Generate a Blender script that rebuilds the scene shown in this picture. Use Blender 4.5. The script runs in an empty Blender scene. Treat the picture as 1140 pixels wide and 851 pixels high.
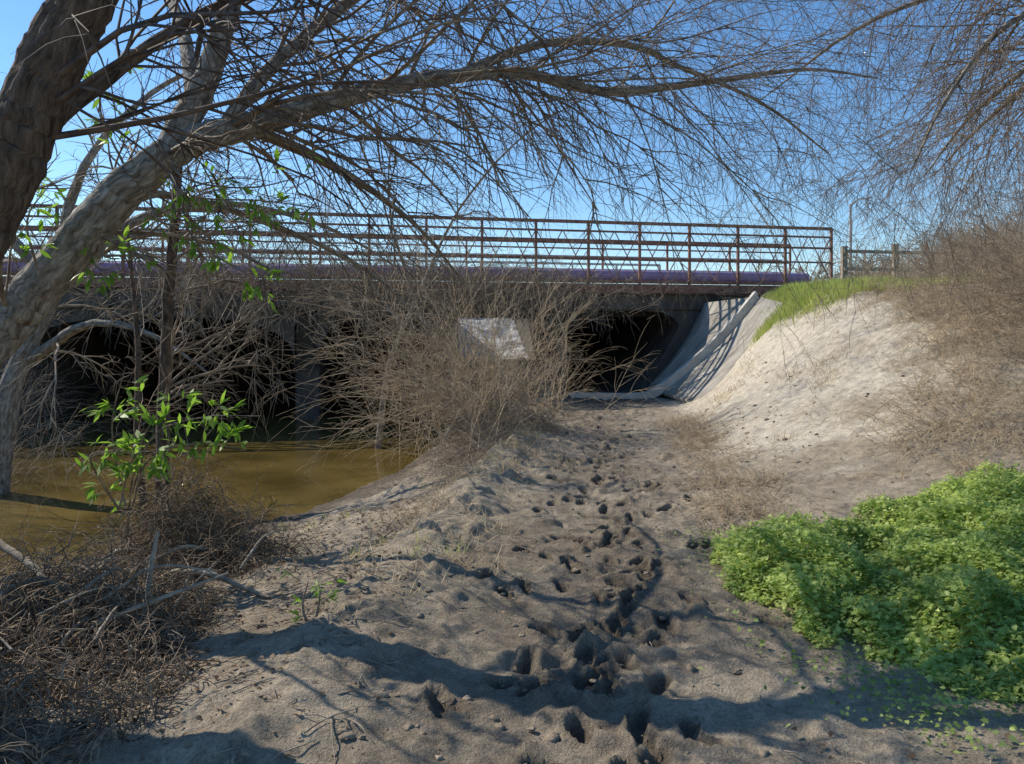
import bpy, bmesh, math, random, time
import numpy as np
from mathutils import Vector, Matrix
T0 = time.time()
rng = np.random.default_rng(7)
random.seed(7)
U = random.uniform; G = random.gauss
scene = bpy.context.scene
COL = scene.collection

# ------------------------------------------------------------------ helpers
def link(o, parent=None):
    COL.objects.link(o)
    if parent is not None:
        o.parent = parent
    return o

def empty(name, loc=(0,0,0), rotz=0.0):
    e = bpy.data.objects.new(name, None)
    e.location = loc
    e.rotation_euler = (0,0,rotz)
    e.empty_display_size = 0.2
    return link(e)

def mesh_obj(name, verts, faces, mat, parent=None, smooth=False):
    me = bpy.data.meshes.new(name)
    me.from_pydata(verts, [], faces)
    me.materials.append(mat)
    if smooth:
        me.polygons.foreach_set('use_smooth', np.ones(len(me.polygons), dtype=bool))
    me.update()
    return link(bpy.data.objects.new(name, me), parent)

def quad_mesh(name, V, F, mat, parent=None, smooth=True):
    me = bpy.data.meshes.new(name)
    k = F.shape[1]
    me.vertices.add(len(V)); me.vertices.foreach_set('co', V.ravel())
    me.loops.add(F.size); me.loops.foreach_set('vertex_index', F.ravel().astype(np.int32))
    me.polygons.add(len(F)); me.polygons.foreach_set('loop_start', np.arange(0, F.size, k)); me.polygons.foreach_set('loop_total', np.full(len(F), k))
    if smooth: me.polygons.foreach_set('use_smooth', np.ones(len(F), bool))
    me.update(); me.materials.append(mat)
    return link(bpy.data.objects.new(name, me), parent)

def hashn(ix, iy, seed):
    n = (ix.astype(np.int64)*374761393 + iy.astype(np.int64)*668265263 + seed*1442695041) & 0xffffffff
    n = ((n ^ (n >> 13)) * 1274126177) & 0xffffffff
    return ((n ^ (n >> 16)) & 0xffff)/65535.0

def vnoise(x, y, seed=0):
    x = np.asarray(x, dtype=float); y = np.asarray(y, dtype=float)
    ix = np.floor(x); iy = np.floor(y); fx = x-ix; fy = y-iy
    fx = fx*fx*(3-2*fx); fy = fy*fy*(3-2*fy)
    a = hashn(ix, iy, seed); b = hashn(ix+1, iy, seed)
    c = hashn(ix, iy+1, seed); d = hashn(ix+1, iy+1, seed)
    return (a*(1-fx)+b*fx)*(1-fy)+(c*(1-fx)+d*fx)*fy

def fbm(x, y, f=1.0, octv=4, seed=0):
    s = 0; a = 1; t = 0
    for i in range(octv):
        s = s + a*(vnoise(x*f+i*17.3, y*f-i*9.1, seed+i)-0.5); t += a
        a *= 0.5; f *= 2.03
    return s/t

def sstep(t):
    t = np.clip(t, 0, 1); return t*t*(3-2*t)

# ------------------------------------------------------------------ materials
def new_mat(name):
    m = bpy.data.materials.new(name); m.use_nodes = True
    nt = m.node_tree
    return m, nt, nt.nodes['Principled BSDF']

def noise_mat(name, c1, c2, scale=5.0, rough=0.85, bump=0.3, bscale=40, bdist=0.01, c3=None, spec=0.3, stretch=None, detail=5, lo=0.32, hi=0.68, attr=None):
    m, nt, b = new_mat(name)
    N = nt.nodes; Lk = nt.links
    mp = N.new('ShaderNodeMapping')
    if attr:
        g_ = N.new('ShaderNodeAttribute'); g_.attribute_name = attr
        Lk.new(g_.outputs['Vector'], mp.inputs['Vector'])
    else:
        geo = N.new('ShaderNodeNewGeometry')
        Lk.new(geo.outputs['Position'], mp.inputs['Vector'])
    if stretch:
        mp.inputs['Scale'].default_value = stretch[:3]
    t = N.new('ShaderNodeTexNoise'); t.inputs['Scale'].default_value = scale; t.inputs['Detail'].default_value = detail; t.inputs['Roughness'].default_value = 0.65
    Lk.new(mp.outputs[0], t.inputs['Vector'])
    r = N.new('ShaderNodeValToRGB')
    r.color_ramp.elements[0].position = lo; r.color_ramp.elements[1].position = hi
    r.color_ramp.elements[0].color = (*c1, 1); r.color_ramp.elements[1].color = (*c2, 1)
    if c3:
        e = r.color_ramp.elements.new((lo+hi)/2); e.color = (*c3, 1)
    Lk.new(t.outputs['Fac'], r.inputs[0]); Lk.new(r.outputs[0], b.inputs['Base Color'])
    b.inputs['Roughness'].default_value = rough
    b.inputs['Specular IOR Level'].default_value = spec
    if bump:
        t2 = N.new('ShaderNodeTexNoise'); t2.inputs['Scale'].default_value = bscale; t2.inputs['Detail'].default_value = 4
        Lk.new(mp.outputs[0], t2.inputs['Vector'])
        bp = N.new('ShaderNodeBump'); bp.inputs['Strength'].default_value = bump; bp.inputs['Distance'].default_value = bdist
        Lk.new(t2.outputs['Fac'], bp.inputs['Height']); Lk.new(bp.outputs[0], b.inputs['Normal'])
    return m

def leaf_mat(name, c1, c2, scale=6, trans=0.45, rough=0.45):
    m, nt, b = new_mat(name)
    N = nt.nodes; Lk = nt.links
    geo = N.new('ShaderNodeNewGeometry')
    t = N.new('ShaderNodeTexNoise'); t.inputs['Scale'].default_value = scale; t.inputs['Detail'].default_value = 2
    Lk.new(geo.outputs['Position'], t.inputs['Vector'])
    add = N.new('ShaderNodeMath'); add.operation = 'MULTIPLY_ADD'
    Lk.new(geo.outputs['Random Per Island'], add.inputs[0]); add.inputs[1].default_value = 0.5
    sub = N.new('ShaderNodeMath'); sub.operation = 'SUBTRACT'; sub.inputs[1].default_value = 0.25
    Lk.new(t.outputs['Fac'], sub.inputs[0]); Lk.new(sub.outputs[0], add.inputs[2])
    r = N.new('ShaderNodeValToRGB')
    r.color_ramp.elements[0].position = 0.2; r.color_ramp.elements[1].position = 0.8
    r.color_ramp.elements[0].color = (*c1, 1); r.color_ramp.elements[1].color = (*c2, 1)
    Lk.new(add.outputs[0], r.inputs[0]); Lk.new(r.outputs[0], b.inputs['Base Color'])
    b.inputs['Roughness'].default_value = rough
    b.inputs['Specular IOR Level'].default_value = 0.3
    tr = N.new('ShaderNodeBsdfTranslucent')
    hs = N.new('ShaderNodeHueSaturation'); hs.inputs['Value'].default_value = 1.7; hs.inputs['Saturation'].default_value = 1.05
    Lk.new(r.outputs[0], hs.inputs['Color']); Lk.new(hs.outputs[0], tr.inputs['Color'])
    mx = N.new('ShaderNodeMixShader'); mx.inputs[0].default_value = trans
    Lk.new(b.outputs[0], mx.inputs[1]); Lk.new(tr.outputs[0], mx.inputs[2])
    Lk.new(mx.outputs[0], N['Material Output'].inputs['Surface'])
    return m

M_bark   = noise_mat('bark_willow', (0.10,0.08,0.06), (0.50,0.45,0.38), 30, 0.95, 1.0, 55, 0.035, c3=(0.28,0.24,0.19), attr='bark', lo=0.33, hi=0.68)
M_barkd  = noise_mat('bark_dark', (0.04,0.028,0.02), (0.22,0.155,0.11), 30, 0.95, 1.0, 52, 0.05, attr='bark', lo=0.33, hi=0.68)
M_twig   = noise_mat('twig_brown', (0.14,0.10,0.07), (0.33,0.255,0.18), 9, 0.8, 0, detail=1)
M_twigd  = noise_mat('twig_dark', (0.06,0.042,0.032), (0.17,0.12,0.09), 9, 0.8, 0, detail=1)
M_dry    = noise_mat('dry_brush', (0.30,0.22,0.135), (0.62,0.49,0.33), 7, 0.9, 0, detail=1)
M_dryg   = noise_mat('grey_brush', (0.22,0.165,0.115), (0.48,0.385,0.275), 7, 0.9, 0, detail=1)
M_debris = noise_mat('debris_twigs', (0.09,0.064,0.042), (0.38,0.28,0.185), 11, 0.9, 0, detail=1)
M_conc   = noise_mat('concrete_weathered', (0.15,0.13,0.105), (0.36,0.325,0.275), 1.8, 0.9, 0.5, 25, 0.01)
M_concs  = noise_mat('concrete_darker', (0.05,0.044,0.037), (0.15,0.132,0.11), 1.6, 0.92, 0.5, 22, 0.01, stretch=(1,2.5,0.6))  # darker concrete tone with stretched mottling
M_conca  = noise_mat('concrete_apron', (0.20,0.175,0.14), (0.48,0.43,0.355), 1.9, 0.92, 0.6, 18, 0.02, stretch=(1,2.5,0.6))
M_concm  = noise_mat('concrete_curb', (0.42,0.39,0.33), (0.64,0.6,0.53), 4, 0.85, 0.4, 25, 0.01)
M_concl  = noise_mat('concrete_pale', (0.36,0.35,0.33), (0.80,0.78,0.75), 2.2, 0.85, 0.5, 9, 0.05)
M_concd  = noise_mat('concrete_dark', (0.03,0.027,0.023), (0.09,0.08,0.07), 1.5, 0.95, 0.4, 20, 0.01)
M_rust   = noise_mat('rusty_steel', (0.13,0.055,0.038), (0.34,0.19,0.14), 6, 0.85, 0.3, 60, 0.003)
M_pale   = noise_mat('galvanised_steel', (0.36,0.33,0.32), (0.55,0.52,0.5), 4, 0.6, 0.1)
M_purple = noise_mat('purple_pipe_paint', (0.26,0.19,0.33), (0.38,0.30,0.46), 3, 0.5, 0.1)
M_clod   = noise_mat('mud_clod', (0.15,0.115,0.08), (0.36,0.285,0.2), 12, 0.95, 0.8, 60, 0.01)
M_cover  = leaf_mat('ground_cover_leaf', (0.15,0.235,0.045), (0.56,0.63,0.20), 3.5, 0.42, 0.5)
M_leaf   = leaf_mat('fresh_leaf', (0.10,0.20,0.02), (0.28,0.42,0.07), 5, 0.5)
M_grass  = leaf_mat('grass_blade', (0.20,0.26,0.05), (0.46,0.48,0.16), 2, 0.4)
M_dgrass = leaf_mat('dry_grass_blade', (0.28,0.215,0.13), (0.60,0.49,0.33), 2, 0.3, 0.8)
M_dead   = leaf_mat('dead_leaf', (0.09,0.06,0.035), (0.40,0.29,0.18), 8, 0.2, 0.8)
M_wood   = noise_mat('driftwood', (0.18,0.14,0.10), (0.46,0.38,0.28), 12, 0.9, 0.5, 60, 0.005)

# ------------------------------------------------------------------ terrain function
ALPHA = math.atan(0.195); CA, SA = math.cos(ALPHA), math.sin(ALPHA); BY = 19.8
def uv_of(x, y):
    return x*CA+(y-BY)*SA, -x*SA+(y-BY)*CA
def XC(y): return 0.23+0.125*(np.clip(y, -5, 24)-2.8)
def xcf(y): return 0.23+0.125*(min(max(y,-5),24)-2.8)
def XW(y): return np.interp(y, [0,4,5.5,7,8.2,9.8,12,15.5,20.6,40], [-6.0,-5.2,-4.6,-3.7,-3.0,-2.4,-1.8,-1.4,-1.6,-1.7])
WATER = -0.62
fp = []
yy = 2.6
while yy < 17:
    for k in range(4 if yy < 9 else 3):
        off = G(0, 0.34)
        fp.append((xcf(yy)+0.10+off-0.05*math.sin(yy*0.8), yy+U(-.12,.12), G(0.1,0.5), U(.08,.125), U(.035,.055), U(.03,.055)))
    yy += 0.17+0.012*yy

def base_h(x, y):
    x = np.asarray(x, float); y = np.asarray(y, float)
    xc = XC(y); xw = XW(y)
    xl = xc-1.0
    t = (xl-x)/(xl-xw)
    t = t + 0.25*fbm(x, y, 0.9, 3, 5)*np.clip(t*3,0,1)
    left = (WATER+0.02)*sstep(t*0.97)
    left = np.where(x < xw, np.minimum(left, WATER-0.02-0.30*np.clip(xw-x,0,2.5)), left)
    left = left + 0.10*np.exp(-((x-(xl-0.25))/0.28)**2)*np.interp(y,[2,4,8,18],[0.1,0.5,1,1])
    fb = np.interp(y, [0,8,14,20], [-11,-11,-11.5,-12])
    left = np.maximum(left, -1.2+3.6*sstep((fb+1.5-x)/5.0))
    H = np.interp(y, [-5,3,4,6.5,8.5,11,15,20], [0.35,0.3,0.32,0.42,0.9,1.7,2.4,2.65])
    W = np.interp(y, [0,4,8,12,15.5,17,20], [4,4,4.4,4.3,3.3,3.1,3.0])
    s = np.interp(y, [0,10,15.5,17,20], [0.9,1.0,1.5,1.7,1.7])
    r = (x-(xc+s))/W
    right = H*sstep(r) + 0.04*np.clip(r*W,0,8)*np.interp(y,[0,12,18],[1.0,1.2,0.3])
    h = np.where(x < xc, left, right)
    h = h - 0.05*np.exp(-((x-xc)/0.6)**2)
    u, v = uv_of(x, y)
    under = (v > -0.35)
    bay = np.where(u < -1.6, np.minimum(h, -1.0), np.where(u < 4.6, np.minimum(h, -0.12), np.minimum(h, 2.2)))
    bay = np.where(u < -11.9, np.minimum(h, 2.2), bay)
    h = np.where(under & (v < 13) & (u < 9.3), bay, h)
    h = np.where((v > -1.5) & (u >= 9.3), np.maximum(h, 2.75), h)
    h = np.where(v >= 13, 2.86, h)
    return h

def ground_h(x, y):
    x = np.asarray(x, float); y = np.asarray(y, float)
    h = base_h(x, y)
    u, v = uv_of(x, y)
    free = np.where(v > -0.4, 0.0, 1.0)
    far = np.clip((np.hypot(x, y-8)-12)/20, 0, 1)
    slope = np.clip((x-XC(y)-1.2)/1.5, 0, 1)*np.clip((y-7)/4,0,1)
    h = h + free*(0.10*fbm(x, y, 0.8, 3, 11)+0.055*fbm(x, y, 2.6, 4, 3)) + free*slope*(0.24*fbm(x, y, 1.1, 4, 23)+0.09*fbm(x, y, 3.6, 4, 29))
    h = h + far*free*0.4*fbm(x, y, 0.15, 3, 8)
    return h

def ground_fine(x, y):
    h = ground_h(x, y)
    xc = XC(y)
    u, v = uv_of(x, y); free = np.where(v > -0.4, 0.0, 1.0)
    rough = np.clip(1.15-np.abs(x-xc)/2.4, 0.4, 1)*free
    near = np.clip((14-y)/4, 0, 1)*free
    h = h + 0.045*rough*fbm(x, y, 9, 4, 21)
    clump = np.clip(fbm(x, y, 2.0, 2, 131)+0.12, 0, 0.4)*2.5
    h = h + 0.06*near*clump*np.clip(fbm(x, y, 14, 3, 141), -0.1, 0.4)
    tr = np.clip(fbm(x, y, 5.5, 3, 31)-0.05, 0, 0.25)
    h = h + 0.18*tr*rough
    cr = np.exp(-((x-(xc-1.15))/0.40)**2)*np.interp(y,[3,5,16],[0.5,1,1])*free
    h = h + 0.26*cr*np.clip(fbm(x, y, 4, 4, 41)+0.05, 0, 1)
    wet = np.zeros_like(h); dent = np.zeros_like(h)
    for (fx, fy, a, rl, rw, dep) in fp:
        m = (np.abs(x-fx) < 0.32) & (np.abs(y-fy) < 0.32)
        if not m.any(): continue
        dx = x[m]-fx; dy = y[m]-fy
        ca, sa = math.cos(a), math.sin(a)
        p = (dx*ca-dy*sa)/rw; q = (dx*sa+dy*ca)/rl
        w = 0.3*fbm(dx+fx*7, dy+fy*3, 18, 2, 55)
        d = np.sqrt(p*p+q*q)+w*1.8
        dent[m] = np.minimum(dent[m], -dep*(1-sstep((d-0.6)/0.6)))
        h[m] += 0.018*np.exp(-((d-1.4)/0.3)**2)
        wet[m] = np.maximum(wet[m], 1-sstep((d-0.7)/0.6))
    return h+dent, wet

_gx0, _gy0, _gs = -14.0, -1.0, 0.05
_ax = np.arange(_gx0, 18, _gs); _ay = np.arange(_gy0, 26, _gs)
_A, _B = np.meshgrid(_ax, _ay)
_TAB = ground_h(_A, _B); _NY, _NX = _TAB.shape
_TL = _TAB.tolist()
def gz(x, y):
    fx = (x-_gx0)/_gs; fy = (y-_gy0)/_gs
    i = min(max(int(fx),0),_NX-2); j = min(max(int(fy),0),_NY-2)
    fx = min(max(fx-i,0),1); fy = min(max(fy-j,0),1)
    r0 = _TL[j]; r1 = _TL[j+1]
    return (r0[i]*(1-fx)+r0[i+1]*fx)*(1-fy)+(r1[i]*(1-fx)+r1[i+1]*fx)*fy

def axis(segs):
    out = []
    for a, b, st in segs:
        out += list(np.arange(a, b-1e-6, st))
    out.append(segs[-1][1]); return np.array(out)
xs = axis([(-600,-100,60),(-100,-30,10),(-30,-12,1.0),(-12,-5,0.2),(-5,-3,0.05),(-3,2.8,0.022),(2.8,7,0.045),(7,12,0.2),(12,30,1.0),(30,100,10),(100,600,60)])
ys = axis([(-200,-20,20),(-20,0,1.5),(0,2.2,0.2),(2.2,8.5,0.022),(8.5,13,0.04),(13,20.5,0.07),(20.5,36,0.4),(36,60,3),(60,200,20),(200,1200,100)])
GX, GY = np.meshgrid(xs, ys)
gx = GX.ravel(); gy = GY.ravel()
gh, wet = ground_fine(gx.copy(), gy.copy())
nx, ny = len(xs), len(ys)
idx = np.arange(nx*ny).reshape(ny, nx)
F = np.stack([idx[:-1,:-1], idx[:-1,1:], idx[1:,1:], idx[1:,:-1]], -1).reshape(-1, 4)
V = np.stack([gx, gy, gh], 1)
xc = XC(gy)
dry = np.array([0.54,0.44,0.315]); pale = np.array([0.78,0.675,0.515]); mud = np.array([0.27,0.213,0.15]); wetshade = np.array([0.095,0.072,0.05])
turf = np.array([0.19,0.21,0.07]); bed = np.array([0.13,0.10,0.045]); litter = np.array([0.31,0.235,0.155])
C = np.tile(dry, (len(gx),1))
def mixc(C, col, w): return C*(1-w[:,None])+col*w[:,None]
nn = fbm(gx, gy, 1.2, 4, 77); n2 = fbm(gx, gy, 4.0, 4, 177)
C = mixc(C, mud, np.clip(np.exp(-((gx-xc)/0.95)**2)*0.9+nn*1.6+n2*1.0, 0, 1)*0.85)
C = mixc(C, litter, np.clip(sstep((-1.7-gx+nn*2)/1.0)*0.8, 0, 1)*(gx<xc))
r = gx-(xc+1.1)
C = mixc(C, litter, np.clip(sstep(r/1.0)*0.3+nn, 0, 1))
C = mixc(C, pale, np.clip(sstep((r-0.0)/1.0)*sstep((gy-7.5+nn*4)/2.0)*(0.95+nn*1.4+n2), 0, 1))
C = mixc(C, litter*1.1, np.clip(sstep((r-np.interp(gy,[8,12,17],[2.6,3.6,4.6])+nn*2.4)/0.9)*0.75, 0, 1))
C = mixc(C, wetshade*1.3, np.clip(sstep((gy-15)/3)*np.exp(-((gx-xc)/1.5)**4), 0, 1)*0.75)  # wet mud before the tunnel, with the bridge shadow put into its colour
C = mixc(C, turf, np.clip(sstep((gh-1.75+nn*0.8)/0.35), 0, 1)*sstep((gy-14.5)/1.5)*0.9)
C = mixc(C, wetshade, wet*0.6)
C = mixc(C, wetshade*1.2, np.clip(1-sstep((gh-WATER)/0.2),0,1)*0.8*(gx<xc))
C = mixc(C, bed, (gh < WATER).astype(float))
m, nt, b = new_mat('soil_mud')
N = nt.nodes; Lk = nt.links
av = N.new('ShaderNodeVertexColor'); av.layer_name = 'soil'
geo = N.new('ShaderNodeNewGeometry')
t1 = N.new('ShaderNodeTexNoise'); t1.inputs['Scale'].default_value = 9; t1.inputs['Detail'].default_value = 6; t1.inputs['Roughness'].default_value = 0.7
t2 = N.new('ShaderNodeTexNoise'); t2.inputs['Scale'].default_value = 70; t2.inputs['Detail'].default_value = 4; t2.inputs['Roughness'].default_value = 0.75
for t in (t1, t2): Lk.new(geo.outputs['Position'], t.inputs['Vector'])
mr = N.new('ShaderNodeMapRange'); mr.inputs['From Min'].default_value = 0.3; mr.inputs['From Max'].default_value = 0.7; mr.inputs['To Min'].default_value = 0.64; mr.inputs['To Max'].default_value = 1.34
Lk.new(t1.outputs['Fac'], mr.inputs['Value'])
mr2 = N.new('ShaderNodeMapRange'); mr2.inputs['From Min'].default_value = 0.3; mr2.inputs['From Max'].default_value = 0.7; mr2.inputs['To Min'].default_value = 0.6; mr2.inputs['To Max'].default_value = 1.3
Lk.new(t2.outputs['Fac'], mr2.inputs['Value'])
mu = N.new('ShaderNodeMath'); mu.operation = 'MULTIPLY'; Lk.new(mr.outputs[0], mu.inputs[0]); Lk.new(mr2.outputs[0], mu.inputs[1])
vm = N.new('ShaderNodeVectorMath'); vm.operation = 'SCALE'; Lk.new(av.outputs['Color'], vm.inputs[0]); Lk.new(mu.outputs[0], vm.inputs['Scale'])
Lk.new(vm.outputs[0], b.inputs['Base Color'])
b.inputs['Roughness'].default_value = 0.85; b.inputs['Specular IOR Level'].default_value = 0.25
ad = N.new('ShaderNodeMath'); ad.operation = 'MULTIPLY_ADD'; Lk.new(t1.outputs['Fac'], ad.inputs[0]); ad.inputs[1].default_value = 1.6; Lk.new(t2.outputs['Fac'], ad.inputs[2])
bp = N.new('ShaderNodeBump'); bp.inputs['Strength'].default_value = 1.0; bp.inputs['Distance'].default_value = 0.032
Lk.new(ad.outputs[0], bp.inputs['Height']); Lk.new(bp.outputs[0], b.inputs['Normal'])
go = quad_mesh('ground', V, F, m)
at = go.data.color_attributes.new('soil', 'FLOAT_COLOR', 'POINT')
at.data.foreach_set('color', np.concatenate([C, np.ones((len(C),1))], 1).astype(np.float32).ravel())
print('ground', time.time()-T0)

# ------------------------------------------------------------------ water
m, nt, b = new_mat('creek_water')
N = nt.nodes; Lk = nt.links
geo = N.new('ShaderNodeNewGeometry')
t = N.new('ShaderNodeTexNoise'); t.inputs['Scale'].default_value = 0.7; t.inputs['Detail'].default_value = 6
Lk.new(geo.outputs['Position'], t.inputs['Vector'])
rr = N.new('ShaderNodeValToRGB'); rr.color_ramp.elements[0].position = 0.35; rr.color_ramp.elements[1].position = 0.7
rr.color_ramp.elements[0].color = (0.085,0.06,0.018,1); rr.color_ramp.elements[1].color = (0.20,0.14,0.045,1)
Lk.new(t.outputs['Fac'], rr.inputs[0]); Lk.new(rr.outputs[0], b.inputs['Base Color'])
b.inputs['Roughness'].default_value = 0.03; b.inputs['IOR'].default_value = 1.4
t2 = N.new('ShaderNodeTexNoise'); t2.inputs['Scale'].default_value = 4; t2.inputs['Detail'].default_value = 3
Lk.new(geo.outputs['Position'], t2.inputs['Vector'])
bp = N.new('ShaderNodeBump'); bp.inputs['Strength'].default_value = 0.15; bp.inputs['Distance'].default_value = 0.02
Lk.new(t2.outputs['Fac'], bp.inputs['Height']); Lk.new(bp.outputs[0], b.inputs['Normal'])
mesh_obj('creek_water', [(-14,-30,WATER),(1.0,-30,WATER),(1.0,32.4,WATER),(-14,32.4,WATER)], [(0,1,2,3)], m)

# ------------------------------------------------------------------ bridge
bridge = empty('bridge', (0, BY, 0), ALPHA)
def box(bx, x0, x1, y0, y1, z0, z1):
    V, Fc = bx; n = len(V)
    V += [(x0,y0,z0),(x1,y0,z0),(x1,y1,z0),(x0,y1,z0),(x0,y0,z1),(x1,y0,z1),(x1,y1,z1),(x0,y1,z1)]
    Fc += [tuple(n+i for i in f) for f in ((0,3,2,1),(4,5,6,7),(0,1,5,4),(1,2,6,5),(2,3,7,6),(3,0,4,7))]
def bar(bx, p, q, w, dpt):
    p = Vector(p); q = Vector(q); d = (q-p).normalized()
    side = Vector((0,1,0)); up = d.cross(side).normalized()
    V, Fc = bx; n = len(V)
    for c in (p, q):
        for s, t in ((-1,-1),(1,-1),(1,1),(-1,1)):
            V.append(tuple(c+up*(w*s/2)+side*(dpt*t/2)))
    Fc += [tuple(n+i for i in f) for f in ((0,1,2,3),(7,6,5,4),(0,4,5,1),(1,5,6,2),(2,6,7,3),(3,7,4,0))]
def fin(name, bx, mat, bev=0.0):
    o = mesh_obj(name, bx[0], bx[1], mat, bridge)
    if bev:
        md = o.modifiers.new('b', 'BEVEL'); md.width = bev; md.segments = 2; md.limit_method = 'ANGLE'
    return o
bx = ([],[])
box(bx, -15, 9.3, 0.0, 3.6, 2.36, 2.84); box(bx, -15, 9.3, 6.6, 13.0, 2.36, 2.84)
box(bx, -15, -1.6, 3.602, 6.598, 2.36, 2.838); box(bx, 1.4, 9.3, 3.602, 6.598, 2.36, 2.838)  # deck left open in the middle, a gap added to let sun in
fin('deck', bx, M_conc)
bx = ([],[]); box(bx, -15, 9.3, -0.12, -0.003, 2.22, 2.62); fin('edge_girder', bx, M_concs, 0.02)
bx = ([],[]); box(bx, -15, 9.3, -0.30, -0.123, 2.66, 2.90); fin('steel_channel', bx, M_rust, 0.01)
bx = ([],[])
for k in range(5):
    v0 = 0.9+k*2.3
    if 3.2 < v0 < 6.7:
        box(bx, -15, -1.7, v0, v0+0.4, 2.05, 2.357); box(bx, 1.5, 9.2, v0, v0+0.4, 2.05, 2.357)
    else: box(bx, -15, 9.2, v0, v0+0.4, 2.05, 2.357)
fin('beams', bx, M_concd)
bx = ([],[])
box(bx, -12.6, -11.7, 0.05, 12.5, -1.6, 2.04); box(bx, -5.5, -4.9, 0.5, 12.5, -1.6, 2.04)
fin('piers', bx, M_concs, 0.05)
V = []; Fc = []
for (a, b_) in ((-11.7,-5.5),(-4.9,-1.7)):
    c = (a+b_)/2; w_ = (b_-a)/2+0.02; n = len(V); K = 20
    for v in (0.08, 3.0):
        for i in range(K+1):
            t = math.pi*(1-i/K)
            sp = 0.7
            xa = c+w_*math.copysign(abs(math.cos(t))**0.85, math.cos(t)); za = sp+(2.0-sp)*abs(math.sin(t))**0.62
            V += [(xa, v, za), (xa, v, 2.22)]
    m_ = 2*(K+1)
    for i in range(K):
        Fc.append((n+2*i, n+2*i+1, n+2*i+3, n+2*i+2))
        Fc.append((n+2*i, n+2*i+2, n+m_+2*i+2, n+m_+2*i))
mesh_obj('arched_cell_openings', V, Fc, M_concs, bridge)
bx = ([],[])
box(bx, -1.7, -1.4, 0.05, 12.5, -1.6, 2.04); box(bx, 1.2, 1.5, 0.05, 12.5, -1.6, 2.04); box(bx, -1.399, 1.199, 0.10, 12.5, -1.6, 0.8)
fin('abutment_pier', bx, M_concs)
# made-up pale ramp, sunlit through an added deck gap to give a bright patch
V = []; Fc = []; nu, nv = 27, 31
for j in range(nv):
    for i in range(nu):
        u_ = -1.39+2.58*i/(nu-1); v_ = 3.3+3.0*j/(nv-1)
        V.append((u_, v_, 0.82+1.48*(j/(nv-1))**1.2+0.22*float(fbm(np.array([u_]),np.array([v_]),2.5,3,9)[0])))
for j in range(nv-1):
    for i in range(nu-1): Fc.append((j*nu+i, j*nu+i+1, (j+1)*nu+i+1, (j+1)*nu+i))
mesh_obj('added_sunpatch_ramp', V, Fc, M_concl, bridge)
bx = ([],[]); box(bx, -15, 9.2, 12.52, 12.95, -1.6, 2.34); fin('added_end_wall', bx, M_concd)  # added closure, coloured near-black, to keep the bays dark
openp = [(1.52,-0.06),(1.52,1.70),(1.60,1.95),(1.85,2.12),(2.3,2.19),(3.4,2.2),(4.1,2.16),(4.45,2.02),(4.62,1.8),(4.2,1.05),(3.8,0.45),(3.5,0.12),(3.2,-0.02),(2.9,-0.06)]
V = []; Fc = []
no = len(openp)
for v in np.linspace(-0.05, 12.5, 6):
    V += [(p[0], v, p[1]) for p in openp]
for s_ in range(5):
    for i in range(no):
        j = (i+1) % no
        Fc.append((s_*no+i, s_*no+j, (s_+1)*no+j, (s_+1)*no+i))
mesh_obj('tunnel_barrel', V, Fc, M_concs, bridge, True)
V = []; Fc = []
top = openp[1:10]
ring_o = [(1.5,1.70),(1.5,2.22),(1.7,2.22),(2.1,2.22),(3.3,2.22),(4.2,2.22),(5.0,2.22),(6.5,2.2),(7.2,1.0)]
for (a, c) in zip(top, ring_o):
    V += [(a[0], -0.05, a[1]), (c[0], -0.05, c[1])]
for i in range(len(top)-1):
    Fc.append((2*i, 2*i+1, 2*i+3, 2*i+2))
V += [(3.5,-0.05,0.12),(7.2,-0.05,-0.2)]
n = len(V); Fc.append((n-4, n-3, n-1, n-2))
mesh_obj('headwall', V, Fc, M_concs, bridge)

def railing(name, v, u0, u1, z0, z1, mat, step=0.95, lattice=True, thick=0.06):
    bx = ([],[])
    bar(bx, (u0,v,z1), (u1,v,z1), thick*1.3, thick*1.5)
    bar(bx, (u0,v+0.002,z1-0.24), (u1,v+0.002,z1-0.24), thick*0.8, thick)
    bar(bx, (u0,v+0.002,z1-0.55), (u1,v+0.002,z1-0.55), thick*0.9, thick)
    bar(bx, (u0,v+0.002,z1-0.95), (u1,v+0.002,z1-0.95), thick*0.7, thick)
    bar(bx, (u0,v,z0+0.12), (u1,v,z0+0.12), thick*1.4, thick*1.3)
    n = int((u1-u0)/step); st = (u1-u0)/n
    for i in range(n+1):
        u = u0+i*st
        bar(bx, (u,v-0.004,z0), (u,v-0.004,z1), thick*1.0, thick*1.2)
        if lattice and i < n:
            k2 = 2
            for j in range(k2):
                a_ = u+j*st/k2; b_ = u+(j+1)*st/k2
                bar(bx, (a_,v+0.03,z0+0.12), (b_,v+0.03,z1-0.24), 0.025, 0.014)
                bar(bx, (a_,v-0.045,z1-0.24), (b_,v-0.045,z0+0.12), 0.025, 0.014)
    fin(name, bx, mat)
railing('near_railing', -0.2, -15, 9.1, 2.84, 4.52, M_rust, 1.35, True, 0.06)
railing('inner_railing', 1.9, -15, 9.1, 2.84, 4.30, M_rust, 1.9, False, 0.05)
railing('far_railing', 12.4, -15, 9.1, 2.84, 4.6, M_pale, 1.9, False, 0.07)
bx = ([],[]); bar(bx, (-15, 2.4, 3.85), (9.1, 2.4, 3.85), 0.10, 0.10); bar(bx, (-15, 2.6, 3.45), (9.1, 2.6, 3.45), 0.16, 0.12); fin('guard_rail', bx, M_pale)
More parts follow.
